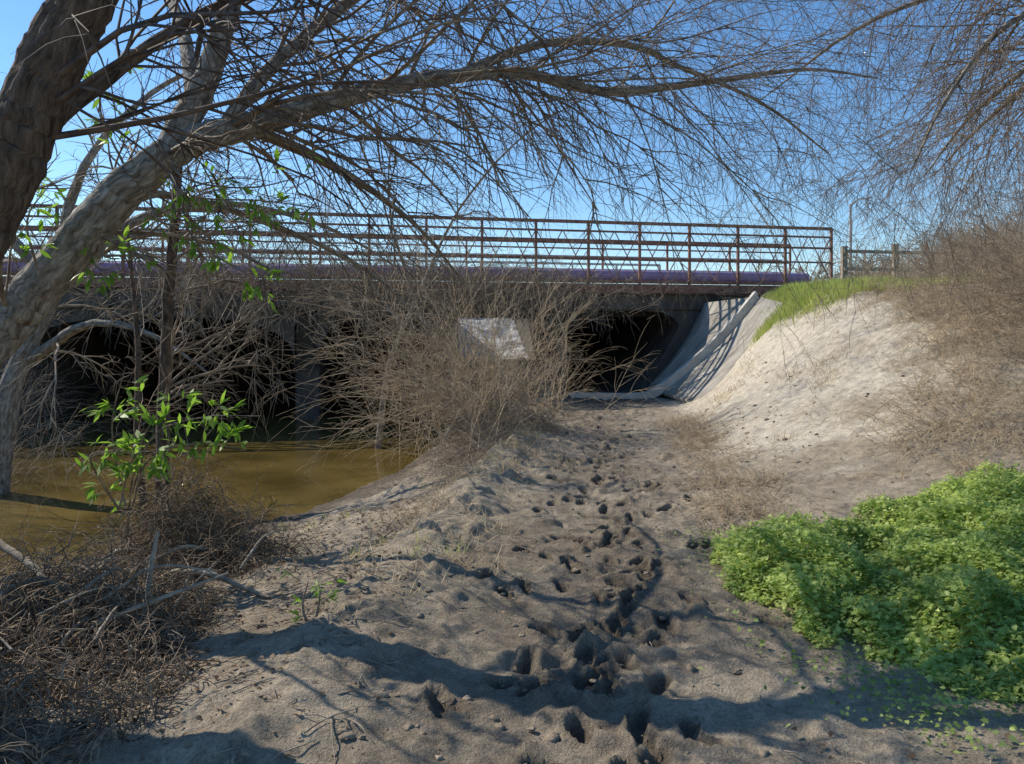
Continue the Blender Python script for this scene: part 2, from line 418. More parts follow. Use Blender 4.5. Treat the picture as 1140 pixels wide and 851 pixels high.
def pipe(name, p, q, rad, mat, parent):
    p = Vector(p); q = Vector(q); n = 16; V = []; Fc = []
    for c in (p, q):
        for i in range(n):
            a = 2*math.pi*i/n; V.append((c.x, c.y+rad*math.cos(a), c.z+rad*math.sin(a)))
    for i in range(n): Fc.append((i, (i+1)%n, n+(i+1)%n, n+i))
    Fc.append(tuple(range(n))); Fc.append(tuple(range(2*n-1, n-1, -1)))
    return mesh_obj(name, V, Fc, mat, parent, False)
pipe('purple_pipe', (-15,0.25,3.14), (8.6,0.25,3.14), 0.17, M_purple, bridge)

# ------------------------------------------------------------------ tubes (branches), deferred + batched
def vnorm(x, y, z):
    l = math.sqrt(x*x+y*y+z*z)+1e-9; return x/l, y/l, z/l
class Tubes:
    def __init__(s): s.g = {}; s.big = []
    def add(s, pts, rad, sides=3, lump=0.0):
        if lump: s.big.append((pts, rad, sides, lump)); return
        s.g.setdefault((len(pts), sides), []).append((pts, rad))
    def _mk(s, P, Rr, sides, lump=0):
        tan = np.gradient(P, axis=1); tan /= (np.linalg.norm(tan, axis=2, keepdims=True)+1e-9)
        ref = np.array([0.31,0.77,0.55])
        r2 = np.array([0.9,-0.3,0.3])
        use = (np.abs((tan[:,0]*ref).sum(1)) < 0.85)[:,None,None]
        rf = np.where(use, ref, r2)
        a = np.cross(tan, np.broadcast_to(rf, tan.shape)); a /= (np.linalg.norm(a, axis=2, keepdims=True)+1e-9)
        bb = np.cross(tan, a)
        th = np.arange(sides)*2*math.pi/sides
        R = Rr[:,:,None]*np.ones(sides)
        at = None
        if lump:
            ln = np.concatenate([[0], np.cumsum(np.linalg.norm(np.diff(P[0],axis=0),axis=1))])
            rr0 = Rr[0][:,None]
            at = np.stack([np.cos(th)[None,:]*rr0+np.zeros((len(ln),1)), np.sin(th)[None,:]*rr0+np.zeros((len(ln),1)), ln[:,None]*0.30+np.zeros((1,sides))], -1).reshape(-1,3)+rng.uniform(0,5)
            ph = rng.uniform(0, 6, 4); ii = np.arange(P.shape[1])[None,:,None]
            R = R*(1+lump*(np.sin(th*3+ph[0]+ii*0.17)*0.6+np.sin(th*6+ph[1]-ii*0.1)*0.55+np.sin(th*9+ph[3]+ii*0.12)*0.5+0.4*np.sin(ii*0.5+ph[2]+th)+rng.normal(0,0.3,R.shape)))
        W = P[:,:,None,:]+a[:,:,None,:]*(np.cos(th)[:,None]*R[...,None])+bb[:,:,None,:]*(np.sin(th)[:,None]*R[...,None])
        n = P.shape[1]
        i = np.arange(n-1)[:,None]*sides; j = np.arange(sides)[None,:]; j2 = (j+1) % sides
        f = np.stack([i+j, i+j2, i+sides+j2, i+sides+j], -1).reshape(-1,4)
        Fq = (np.arange(P.shape[0])[:,None,None]*(n*sides)+f[None]).reshape(-1,4)
        W = W.reshape(-1,3)
        return W, Fq, (W if at is None else at)
    def build(s, name, mat, parent=None, attr=False):
        Vs = []; Fs = []; As = []; n0 = 0
        for (n, sides), L in s.g.items():
            P = np.array([l[0] for l in L], float).reshape(len(L), n, 3); R = np.array([l[1] for l in L], float)
            v, f, a = s._mk(P, R, sides); Vs.append(v); Fs.append(f+n0); As.append(a); n0 += len(v)
        for (p, r, sides, lump) in s.big:
            v, f, a = s._mk(np.array(p)[None], np.array(r)[None], sides, lump); Vs.append(v); Fs.append(f+n0); As.append(a); n0 += len(v)
        o = quad_mesh(name, np.concatenate(Vs), np.concatenate(Fs), mat, parent)
        if attr:
            at = o.data.attributes.new('bark', 'FLOAT_VECTOR', 'POINT')
            at.data.foreach_set('vector', np.concatenate(As).astype(np.float32).ravel())
        return o

NB = 0
SEG = {0:4, 1:5, 2:6, 3:8}
def branch(T, p, d, L, r, lvl, droop=0.06, kids=(0,5,6,6), jit=0.13, rmin=0.0022, ang=(22,55)):
    global NB; NB += 1
    n = SEG[lvl]; st = L/n
    x, y, z = p; dx, dy, dz = vnorm(*d)
    pts = [(x,y,z)]; dirs = [(dx,dy,dz)]
    for i in range(n):
        dx, dy, dz = vnorm(dx+G(0,jit), dy+G(0,jit), dz+G(0,jit)-droop*(i+1)/n*1.6)
        x += dx*st; y += dy*st; z += dz*st
        pts.append((x,y,z)); dirs.append((dx,dy,dz))
    ra = max(r,rmin); rb = max(r*0.3, rmin*0.7)
    T.add(pts, [ra+(rb-ra)*i/n for i in range(n+1)], 3 if r < 0.012 else 5)
    if lvl > 0:
        for k in range(kids[lvl]):
            f = U(0.12, 1.0)*n; i = min(int(f), n-1); t = f-i
            a, b_ = pts[i], pts[i+1]
            q = (a[0]+(b_[0]-a[0])*t, a[1]+(b_[1]-a[1])*t, a[2]+(b_[2]-a[2])*t)
            ux, uy, uz = dirs[i]; rx, ry, rz = G(0,1), G(0,1), G(0,1)
            px, py, pz = vnorm(uy*rz-uz*ry, uz*rx-ux*rz, ux*ry-uy*rx)
            an = math.radians(U(*ang)); c, s_ = math.cos(an), math.sin(an)
            branch(T, q, (ux*c+px*s_, uy*c+py*s_, uz*c+pz*s_), L*U(0.38,0.7)*(1.15-0.4*f/n), max(r*0.5, rmin), lvl-1, droop, kids, jit, rmin, ang)

def unit(v): return v/(np.linalg.norm(v)+1e-9)
def smooth_path(P, R, m=6, jit=0.01):
    P = np.array(P, float); R = np.array(R, float); n = len(P)
    Q = np.vstack([2*P[0]-P[1], P, 2*P[-1]-P[-2]]); out = []; ro = []
    for i in range(n-1):
        p0,p1,p2,p3 = Q[i],Q[i+1],Q[i+2],Q[i+3]
        for k in range(m):
            t = k/m
            out.append(0.5*((2*p1)+(-p0+p2)*t+(2*p0-5*p1+4*p2-p3)*t*t+(-p0+3*p1-3*p2+p3)*t**3)); ro.append(R[i]*(1-t)+R[i+1]*t)
    out.append(P[-1]); ro.append(R[-1])
    out = np.array(out); ro = np.array(ro)
    out[1:-1] += rng.normal(0, 1, out[1:-1].shape)*ro[1:-1,None]*jit*8
    return out, ro

def limb(TT, T, P, R, kids=12, L=(0.8,2.0), lvl=2, bias=(0,0,0), start=0.1, droop=0.06, sides=10, rk=0.28, spread=1.0, jit=0.13, kk=(0,5,6,6), m=6):
    pts, ro = smooth_path(P, R, m, 0.01*6/m)
    TT.add(pts, ro, sides, 0.06)
    n = len(pts)
    for k in range(kids):
        f = U(start, 1)*(n-1); i = min(int(f), n-2)
        tan = unit(pts[i+1]-pts[i])
        pr = unit(np.cross(tan, rng.normal(0,1,3)))
        d = unit(tan*0.7+pr*spread+np.array(bias))
        branch(T, tuple(pts[i]), tuple(d), U(*L), max(min(ro[i]*rk, 0.02), 0.004), lvl, droop, kk, jit)
    return pts, ro

class Leaves:
    def __init__(s, tmpl): s.t = np.array(tmpl, float); s.P = []; s.D = []; s.N = []; s.S = []
    def add(s, p, d, n, size): s.P.append(p); s.D.append(d); s.N.append(n); s.S.append(size)
    def build(s, name, mat, parent=None, curl=0.25):
        P = np.array(s.P, float); D = np.array(s.D, float); Nn = np.array(s.N, float); S = np.array(s.S, float)
        D = D/(np.linalg.norm(D,axis=1,keepdims=True)+1e-9)
        B = np.cross(Nn, D); B /= (np.linalg.norm(B,axis=1,keepdims=True)+1e-9)
        Nn = np.cross(D, B)
        k = len(s.t); tx = s.t[:,0]; ty = s.t[:,1]
        tz = curl*(np.abs(ty)*0.8-tx*tx*0.5)
        V = P[:,None,:]+S[:,None,None]*(tx[None,:,None]*D[:,None,:]+ty[None,:,None]*B[:,None,:]+tz[None,:,None]*Nn[:,None,:])
        n = len(P)
        return quad_mesh(name, V.reshape(-1,3), np.arange(n*k).reshape(n,k), mat, parent, False)
LANCE = [(0,0),(0.25,-0.13),(0.6,-0.14),(1,0),(0.6,0.14),(0.25,0.13)]
BROAD = [(0,0),(0.2,-0.28),(0.6,-0.33),(1,0),(0.6,0.33),(0.2,0.28)]
LOBED = [(0,0),(0.15,-0.42),(0.42,-0.28),(0.62,-0.52),(0.75,-0.18),(1.0,-0.12),(1.0,0.12),(0.75,0.18),(0.62,0.52),(0.42,0.28),(0.15,0.42)]
BLADE = [(0,-0.02),(0.5,-0.022),(1,0),(0.5,0.022),(0,0.02)]

# concrete bank apron + curved curb in front of the tunnel
apron = empty('concrete_channel_apron')
AY = [12.6,14,15.5,17,18.5,20.3]
def apr(y, t):
    xb = np.interp(y, AY, [3.9,4.05,4.05,3.85,3.70,3.50]); xt = np.interp(y, AY, [4.6,5.3,5.85,6.1,6.0,5.05]); zt = np.interp(y, AY, [0.36,0.95,1.6,2.08,2.24,2.2])
    cur = 0.14*math.sin(math.pi*t)
    return (xb+(xt-xb)*t+cur*0.7, y, -0.1+(zt+0.1)*t-cur*0.7+0.22+0.02*math.sin(y*2.1))
ya = np.linspace(13.4, 20.15, 30); V = []; Fc = []; K = 10
for y in ya:
    for k in range(K): V.append(apr(y, k/(K-1)))
for i in range(len(ya)-1):
    for k in range(K-1):
        a = i*K+k; Fc.append((a, a+1, a+K+1, a+K))
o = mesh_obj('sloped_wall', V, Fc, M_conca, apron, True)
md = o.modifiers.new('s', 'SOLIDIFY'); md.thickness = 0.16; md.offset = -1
cpts = [(1.5,19.1,-0.03),(2.2,19.0,-0.03),(2.9,18.85,-0.03),(3.4,18.8,-0.0)]+[apr(18.75-0.25*t, t) for t in np.linspace(0.03,1.0,10)]
V = []; Fc = []
for p in cpts:
    for dy, dz in ((-0.11,-0.06),(-0.11,0.13),(0.11,0.13),(0.11,-0.06)): V.append((p[0]-(0.09 if dz > 0 else 0), p[1]+dy, p[2]+dz))
for i in range(len(cpts)-1):
    for j in range(4): Fc.append((i*4+j, i*4+(j+1)%4, i*4+4+(j+1)%4, i*4+4+j))
Fc.append((0,1,2,3)); n = len(V); Fc.append((n-1,n-2,n-3,n-4))
mesh_obj('curb', V, Fc, M_concm, apron)

# ------------------------------------------------------------------ willow tree (leaning)
tree = empty('willow_tree')
TT = Tubes(); T = Tubes()
A_tr = [(-5.0,5.0,-0.7),(-4.3,4.95,0.5),(-3.75,4.95,1.17),(-3.37,5,1.6),(-3.02,5,2.01),(-2.6,5,2.49),(-2.25,5.0,2.78)]
limb(TT, T, A_tr, [0.24,0.18,0.158,0.148,0.14,0.128,0.112], 8, (0.5,1.3), 2, sides=32, start=0.4, m=16)
limb(TT, T, [(-2.35,5.0,2.70),(-2.1,5.1,2.9),(-1.82,5.3,3.05),(-1.13,5.6,3.37),(-0.50,6.0,3.62),(0.075,6.3,3.75),(0.86,6.6,3.70),(1.9,7,3.93),(2.93,7.5,4.2),(3.8,7.9,4.25)],
     [0.10,0.098,0.09,0.07,0.057,0.047,0.038,0.028,0.017,0.008], 46, (0.8,2.1), 2, (0.25,0.05,-0.05), 0.14, 0.06, 14, m=10)
limb(TT, T, [(-0.50,6.0,3.62),(0.23,6.4,4.03),(1.0,6.6,4.1),(1.5,6.8,3.98),(2.3,7.0,3.72),(3.0,7.2,3.3)], [0.045,0.036,0.03,0.024,0.015,0.007], 28, (0.7,1.9), 2, (0.3,0.05,-0.1), 0.1, 0.08, 8)
limb(TT, T, [(-2.3,5.0,2.70),(-2.16,5.2,3.2),(-2.02,5.3,3.7),(-1.9,5.4,4.35),(-1.6,5.6,5.3),(-1.2,5.9,6.2)], [0.10,0.09,0.078,0.065,0.05,0.02], 16, (1.2,2.6), 2, (0.3,0,0.0), 0.35, 0.12, 12)
limb(TT, T, [(-2.0,5.15,2.93),(-1.7,5.4,3.5),(-1.2,5.7,4.1),(-0.6,6.0,4.7),(0.2,6.4,5.2),(1.2,6.9,5.4),(2.4,7.4,5.4)], [0.055,0.05,0.045,0.04,0.03,0.02,0.01], 46, (1.2,2.6), 2, (0.4,0.1,-0.35), 0.15, 0.14, 8)
limb(TT, T, [(-1.82,5.3,3.05),(-1.3,5.9,2.85),(-0.8,6.5,2.5),(-0.4,7.2,2.0)], [0.03,0.025,0.018,0.008], 8, (0.6,1.3), 2, (0.2,0.2,-0.2), 0.2, 0.1, 6)
limb(TT, T, [(-2.6,5.0,2.45),(-2.5,5.5,2.6),(-2.0,6.2,2.5),(-1.3,7.0,2.15),(-0.8,7.6,1.6)], [0.04,0.032,0.026,0.016,0.008], 10, (0.6,1.4), 2, (0.2,0.2,-0.2), 0.2, 0.1, 6)
limb(TT, T, [(-2.16,5.2,3.1),(-2.6,6,4.0),(-3.2,7,4.8),(-3.8,8,5.6),(-4.2,9,6.2)], [0.06,0.05,0.04,0.03,0.012], 7, (1.0,2.2), 2, (0.1,0.1,0.0), 0.25, 0.08, 8, 0.3)
TT.build('trunk_and_limbs', M_bark, tree, True); T.build('twigs', M_twig, tree)

tree2 = empty('willow_tree')
TT = Tubes(); T = Tubes()
limb(TT, T, [(-3.6,3.7,-0.6),(-3.2,3.75,0.8),(-2.86,3.8,1.75),(-2.60,3.8,2.27),(-2.38,3.8,2.77),(-2.14,3.8,3.28),(-1.95,3.8,3.7),(-1.5,3.9,4.6),(-1.0,4.2,5.6)],
     [0.22,0.18,0.155,0.15,0.142,0.133,0.12,0.1,0.05], 12, (0.9,2.2), 2, (0.25,0.2,0), 0.45, 0.1, 32, m=16)
limb(TT, T, [(-2.45,3.8,2.5),(-2.25,4.2,3.0),(-1.8,4.5,3.5),(-1.2,4.9,3.9),(-0.4,5.4,4.2)], [0.045,0.04,0.032,0.022,0.01], 12, (0.8,1.8), 2, (0.2,0.2,-0.1), 0.2, 0.08, 8)
TT.build('trunk', M_barkd, tree2, True); T.build('twigs', M_twigd, tree2)

tree3 = empty('sapling_tree')
TT = Tubes(); T = Tubes()
limb(TT, T, [(-3.05,6.5,-0.5),(-3.0,6.5,0.2),(-2.99,6.5,0.9),(-2.96,6.5,1.5),(-2.93,6.5,2.1),(-2.88,6.5,2.6),(-2.83,6.5,3.3),(-2.7,6.6,4.2)], [0.09,0.065,0.055,0.05,0.046,0.04,0.034,0.02], 16, (0.6,1.5), 2, (0.0,0.1,-0.1), 0.3, 0.1, 8)
limb(TT, T, [(-3.15,6.6,-0.4),(-3.3,6.7,0.6),(-3.35,6.8,1.5),(-3.5,6.9,2.6)], [0.04,0.03,0.025,0.01], 8, (0.6,1.4), 2, (0.0,0.0,0.0), 0.3, 0.1, 6)
TT.build('stems', M_barkd, tree3, True); T.build('twigs', M_twig, tree3)

def big_tree(name, base, trunk, limbs, mat_t, mat_w, r0, kids, L, droop, bias=(0,0,0), lvl=2):
    e = empty(name); TT = Tubes(); T = Tubes()
    n = len(trunk)
    limb(TT, T, [base]+trunk, np.linspace(r0, r0*0.5, n+1), 3, L, lvl, bias, 0.5, droop, 12)
    for lb in limbs:
        kd = kids
        if isinstance(lb[0], int): kd = lb[0]; lb = lb[1:]
        limb(TT, T, lb, np.linspace(r0*0.45, 0.008, len(lb)), kd, L, lvl, bias, 0.12, droop, 6)
    TT.build('trunk_and_limbs', mat_t, e, True); T.build('twigs', mat_w, e)
    return e
big_tree('willow_tree', (-7.2,10.5,-0.9), [(-7.0,10.6,0.8),(-6.5,10.8,2.2)],
   [[26,(-6.5,10.8,2.2),(-5.5,11,3.2),(-4.2,11.2,3.5),(-2.8,11.5,3.2),(-1.6,11.8,2.5)],
    [12,(-6.5,10.8,2.2),(-5.3,10.4,2.9),(-4.0,10.1,2.8),(-2.9,10,2.3)],
    [8,(-6.5,10.8,2.2),(-6.2,11,4.0),(-5.2,11.5,5.4),(-3.8,12,6.0)],
    [4,(-6.8,10.7,1.2),(-5.8,10.3,1.7),(-4.8,10.0,1.6),(-3.8,9.8,1.0)],
    [12,(-6.5,10.8,2.2),(-7.4,10.6,3.4),(-8.2,10.4,4.2)]], M_bark, M_dryg, 0.2, 16, (0.9,1.9), 0.12)
big_tree('willow_tree', (8.6,8.6,0.9), [(8.2,8.5,3.0),(7.4,8.3,4.8)],
   [[40,(7.4,8.3,4.8),(6.2,8.1,5.9),(4.8,7.9,6.1),(3.4,7.7,5.6)],
    [(7.4,8.3,4.8),(6.3,8.2,5.2),(5.3,8.1,4.9),(4.6,8.0,4.1),(4.2,8.0,3.3)],
    [(7.4,8.3,4.8),(6.6,8.9,5.0),(5.8,9.4,4.4),(5.3,9.8,3.6)],
    [36,(7.2,8.3,5.0),(5.8,8.6,5.6),(4.4,9.2,5.4),(3.2,9.8,4.6)],
    [(7.6,8.4,4.4),(7.0,9.4,5.0),(6.6,10.4,4.6),(6.2,11.2,3.9)],
    [(8.0,8.4,3.6),(7.2,8.0,4.2),(6.2,7.8,4.3),(5.4,7.6,3.7)]], M_bark, M_twig, 0.14, 28, (0.9,2.3), 0.14, (-0.15,0,-0.15))
big_tree('willow_tree', (-2.6,14.6,-0.9), [(-2.4,14.7,0.9),(-1.9,14.8,2.2)],
   [[(-1.9,14.8,2.2),(-1.0,14.6,4.0),(0.3,14.4,5.4),(1.8,14.2,6.2)],
    [(-1.9,14.8,2.2),(-2.4,14.8,4.2),(-2.2,14.6,6.4)],
    [(-2.2,14.8,1.8),(-3.2,14.6,3.1),(-4.6,14.4,4.1)]], M_bark, M_twig, 0.07, 15, (1.0,2.4), 0.05)
print('trees', time.time()-T0, NB)

# ------------------------------------------------------------------ shrubs / brush
def shrub(T, cx, cy, rad, n, h, lean=(0,0,0), spread=0.6, r=0.006, lvl=1, droop=0.12, kk=(0,5,4,4), zoff=0.0, jit=0.14):
    for k in range(n):
        a = U(0, 2*math.pi); q = rad*math.sqrt(U(0,1))
        x = cx+q*math.cos(a); y = cy+q*math.sin(a)
        branch(T, (x, y, gz(x,y)-0.03+zoff), (G(0,spread)+lean[0], G(0,spread)+lean[1], 1.0+lean[2]), h*U(0.5,1.15), r, lvl, droop, kk, jit, 0.0022)

e = empty('willow_shrub'); T = Tubes()
shrub(T, -0.15, 12.9, 0.45, 38, 2.3, (0.0,0,0), 0.5, 0.010, 2, 0.06, (0,5,5))
shrub(T, -0.35, 12.3, 0.4, 42, 3.1, (-0.6,0,0), 0.4, 0.011, 2, 0.05, (0,5,5))
shrub(T, -0.55, 11.0, 0.4, 18, 1.7, (-0.3,0,0), 0.6, 0.008, 2, 0.1, (0,5,4))
shrub(T, -1.6, 14.0, 0.6, 22, 2.5, (-0.3,0,0), 0.5, 0.009, 2, 0.08, (0,5,5))
shrub(T, 0.7, 15.6, 0.4, 14, 2.0, (0.2,0,0), 0.45, 0.009, 2, 0.1, (0,5,5))
T.build('stems', M_dry, e)
e = empty('creek_brush'); T = Tubes()
for (x,y,n,h) in [(-8.5,12,45,2.2),(-9.5,9,50,2.4),(-10.5,15,60,2.4),(-8.0,8,30,1.7),(-5.5,5.6,30,1.2)]:
    shrub(T, x, y, 0.9, n, h, (0.1,0,0), 0.6, 0.008, 2, 0.12, (0,4,4))
T.build('stems', M_dryg, e)
e = empty('dead_vines'); T = Tubes()
for k in range(1500):
    u = random.choice([U(-10,1.0), G(-1.6,2.0), G(0.5,1.2), G(-4,2.5)])
    u = min(max(u,-12),4.2)
    v = -0.35-abs(G(0,0.18)); z = U(2.1,3.2)+0.7*math.exp(-((u+3)/3.5)**2)*U(0,1)
    x = u*CA-v*SA; y = BY+u*SA+v*CA
    branch(T, (x,y,z), (G(0,0.7), -0.5, G(-0.15,0.6)), U(0.35,1.0), 0.006, 1, 0.33, (0,5), 0.25)
T.build('stems', M_dryg, e)

e = empty('bank_brush'); T = Tubes()
for (x,y,n,h) in [(7.2,10.4,50,1.6),(8.2,12.2,60,1.8),(9.2,14,60,1.9),(7.5,9.0,60,2.1),(8.8,11,70,2.5),(9.9,13,60,2.6),(10.0,16.5,50,1.5),(10.8,16,50,2.1),(8.4,9.5,60,2.9),(6.7,8.0,40,0.9)]:
    shrub(T, x, y, 0.9, n, h, (-0.25,-0.05,0), 0.6, 0.007, 2, 0.13, (0,4,4))
T.build('stems', M_dryg, e)
e = empty('dry_brambles'); T = Tubes()
for k in range(100):
    y = U(7.0,16.5)
    x = xcf(y)+np.interp(y,[7,9,12,15,17],[3.0,3.7,4.7,5.3,5.7])+abs(G(0,1.0))
    shrub(T, x, y, 0.45, 18, 0.5, (-0.3,-0.1,-0.3), 1.0, 0.004, 1, 0.3, (0,6), 0, 0.2)
for k in range(14):
    y = U(8.0,14.5); x = xcf(y)+U(2.0,4.4)
    shrub(T, x, y, 0.3, 7, 0.3, (-0.3,-0.1,-0.3), 1.0, 0.003, 1, 0.3, (0,5), 0, 0.2)
for k in range(75):
    y = U(6.0,13.5); x = xcf(y)+G(1.3,0.18)+0.03*(y-6)
    shrub(T, x, y, 0.24, 16, 0.36, (-0.4,-0.1,-0.3), 1.0, 0.003, 1, 0.3, (0,5), 0, 0.2)
for k in range(60):
    y = U(6,17.5); x = xcf(y)-U(1.0,1.7)
    shrub(T, x, y, 0.25, 13, 0.33, (0,0,-0.3), 1.0, 0.003, 1, 0.3, (0,5), 0, 0.2)
T.build('stems', M_dry, e)

def tangle(T, cx, cy, rad, h, n, L=(0.2,0.6)):
    for k in range(n):
        a = U(0,2*math.pi); q = rad*math.sqrt(U(0,1))
        x = cx+q*math.cos(a); y = cy+q*math.sin(a)
        zz = gz(x,y)+h*(1-(q/rad)**1.5)*U(0,1)+0.02
        branch(T, (x,y,zz), (G(0,1), G(0,1), G(-0.1,0.55)), U(*L), U(0.0025,0.006), 1, 0.2, (0,3), 0.28)
e = empty('flood_debris'); T = Tubes()
tangle(T, -2.8, 6.3, 0.62, 1.05, 1300)
tangle(T, -2.2, 5.9, 0.5, 0.3, 350)
tangle(T, -2.6, 4.3, 0.85, 0.6, 2100, (0.12,0.45))
tangle(T, -2.1, 3.4, 0.65, 0.25, 800, (0.1,0.35))
tangle(T, -3.7, 5.4, 0.8, 0.55, 700)
T.build('twig_tangle', M_debris, e)
e = empty('flood_debris'); T = Tubes()
tangle(T, -0.2, 12.6, 0.9, 0.8, 700)
tangle(T, -0.45, 11.3, 0.6, 0.4, 350)
tangle(T, -0.6, 9.8, 0.5, 0.2, 180)
T.build('twig_tangle', M_dryg, e)
print('brush', time.time()-T0, NB)

e = empty('fallen_branches'); T = Tubes()
def stick(P, R, lump=0.06):
    p, r = smooth_path(P, R, 5, 0.02); T.add(p, r, 7, lump)
def on(x, y, dz): return (x, y, gz(x,y)+dz)
stick([on(-2.5,5.3,0.0),on(-2.3,5.1,0.20),on(-2.0,5.0,0.17),on(-1.75,4.95,0.07),on(-1.55,4.85,0.01)], [0.024,0.022,0.019,0.015,0.01])
stick([on(-2.1,4.3,-0.05),on(-2.08,4.35,0.3),on(-2.05,4.4,0.6)], [0.02,0.016,0.01])
stick([on(-3.2,4.6,0.3),on(-2.8,4.5,0.42),on(-2.3,4.4,0.1)], [0.026,0.022,0.012])
stick([on(-3.4,5.0,0.7),on(-2.9,4.7,0.4),on(-2.6,4.4,0.05)], [0.026,0.02,0.012])
for k in range(90):
    x = G(-2.9,0.45); y = G(4.5,0.75); a = U(0,3.14); L = U(0.25,0.8); z0 = U(0.0,0.4); z1 = U(0.0,0.4); r0 = U(0.005,0.014)
    if x+L*math.cos(a) > -1.5: continue
    stick([on(x,y,z0),on(x+L*0.5*math.cos(a)+U(-.06,.06),y+L*0.5*math.sin(a)+U(-.06,.06),(z0+z1)/2+U(-.02,.12)),on(x+L*math.cos(a),y+L*math.sin(a),z1)], [r0,r0*0.8,r0*0.4])
for k in range(420):
    x = U(-3.2,3.2) if k % 2 else U(-2.6,-0.6); y = U(2.6,9) if k % 2 else U(2.6,6)
    if abs(x-xcf(y)) < 0.5 and U(0,1) < 0.7: continue
    a = U(0,6.28); L = U(0.05,0.35)
    p, r = smooth_path([on(x,y,0.01),on(x+L*0.5*math.cos(a),y+L*0.5*math.sin(a),0.02),on(x+L*math.cos(a),y+L*math.sin(a),0.01)], [0.004,0.003,0.002], 3, 0.1)
    T.add([tuple(q) for q in p], list(r), 4)
T.build('sticks', M_wood, e)

# ------------------------------------------------------------------ leafy plants
def rand_n(): return (G(0,.5), G(0,.5), 1)
def leafy(name, stems, size, nleaf, tm=LANCE, mat=M_leaf):
    e = empty(name); T = Tubes(); Lf = Leaves(tm)
    for P in stems:
        pts, ro = smooth_path(P, np.linspace(0.009,0.003,len(P)), 6, 0.02)
        T.add([tuple(q) for q in pts], list(ro), 5)
        for k in range(nleaf):
            f = U(0.2,1)*(len(pts)-1); i = min(int(f), len(pts)-2)
            tan = unit(pts[i+1]-pts[i])
            pr = unit(np.cross(tan, rng.normal(0,1,3)))
            d0 = unit(tan*0.5+pr+np.array([0,0,-0.1])); rl = U(0.05,0.2)
            q = pts[i]; T.add([tuple(q), tuple(q+d0*rl*0.5), tuple(q+d0*rl)], [0.002,0.0018,0.0015], 3)
            for j in range(5):
                dd = unit(d0+rng.normal(0,0.55,3)+np.array([0,0,-0.3]))
                Lf.add(q+d0*rl*U(0.4,1), dd, rand_n(), size*U(0.5,1.2))
    T.build('stems', M_twig, e); Lf.build('leaves', mat, e)
leafy('elder_sapling', [
  [(-3.0,5.9,-0.2),(-2.85,5.7,0.5),(-2.65,5.6,0.95),(-2.35,5.5,1.15)],
  [(-2.85,5.7,0.4),(-2.6,5.5,0.85),(-2.2,5.4,1.0),(-1.75,5.3,1.02)],
  [(-2.85,5.7,0.3),(-2.6,5.45,0.7),(-2.2,5.35,0.82),(-1.85,5.3,0.78)],
  [(-2.9,5.7,0.3),(-2.95,5.6,0.9),(-2.8,5.5,1.35)],
  [(-2.9,5.6,0.3),(-3.0,5.4,0.7),(-2.8,5.3,0.78)],
  [(-2.9,5.6,0.3),(-2.7,5.4,0.7),(-2.5,5.3,0.78),(-2.1,5.3,0.85)]], 0.11, 13)
leafy('leafy_shoots', [
  [(-2.3,5.0,2.75),(-2.0,4.75,2.55),(-1.6,4.7,2.5),(-1.2,4.7,2.6)],
  [(-2.4,5.0,2.6),(-2.2,4.75,2.3),(-1.8,4.7,2.25),(-1.4,4.7,2.3)],
  [(-2.2,5.0,2.6),(-2.0,4.75,2.2),(-1.7,4.7,2.0),(-1.5,4.7,1.9)],
  [(-2.3,5.0,2.7),(-2.0,4.7,2.45),(-1.5,4.6,2.4),(-1.15,4.6,2.35)],
  [(-2.5,5.0,2.6),(-2.6,4.8,3.0),(-2.5,4.7,3.3)],
  [(-2.8,5.0,2.2),(-2.6,4.8,2.0),(-2.3,4.75,2.1)],
  [(-3.0,4.8,2.0),(-3.0,4.7,2.3),(-2.8,4.6,2.5)]], 0.085, 15)
leafy('green_sprout', [[on(-1.1,4.1,0),on(-1.13,4.1,0.12),on(-1.1,4.1,0.24)],[on(-1.06,4.1,0),on(-1.03,4.1,0.18)]], 0.06, 5)

def sprout(name, places, blade_n, size, mat=M_grass, tm=BLADE, sp=0.04, tilt=0.4):
    Lf = Leaves(tm)
    for (x,y) in places:
        for k in range(blade_n):
            px, py = x+G(0,sp), y+G(0,sp)
            Lf.add((px,py,gz(px,py)), (G(0,tilt), G(0,tilt), 1), (G(0,1),G(0,1),G(0,1)), size*U(0.5,1.1))
    return Lf.build(name, mat, None, 0.2)
pl = []
while len(pl) < 1700:
    x = U(4.6,9.6); y = U(14.2,19.0)
    z = gz(x,y)
    if z > 1.75+0.35*math.sin(x*3+y*2) and U(0,1) < (0.35 if x > 8 else 1): pl.append((x,y))
sprout('bank_grass', pl, 12, 0.24, sp=0.1)
pl = [(xcf(y)-U(0.9,1.5), y) for y in [U(5,14) for _ in range(34)]] + [(U(-2.5,-1), U(5,8)) for _ in range(14)]
sprout('grass_tufts', pl, 9, 0.10)
pl = []
while len(pl) < 620:
    y = U(6.5,16.5); x = xcf(y)+U(1.3,6)
    if float(vnoise(x*1.3,y*1.3,5)) > 0.72 or x > xcf(y)+4.4: pl.append((x,y))
pl += [(xcf(y)-abs(G(1.2,0.35)), y) for y in [U(4.5,17) for _ in range(300)]]
sprout('dry_grass', pl, 9, 0.15, M_dgrass, sp=0.07, tilt=0.8)

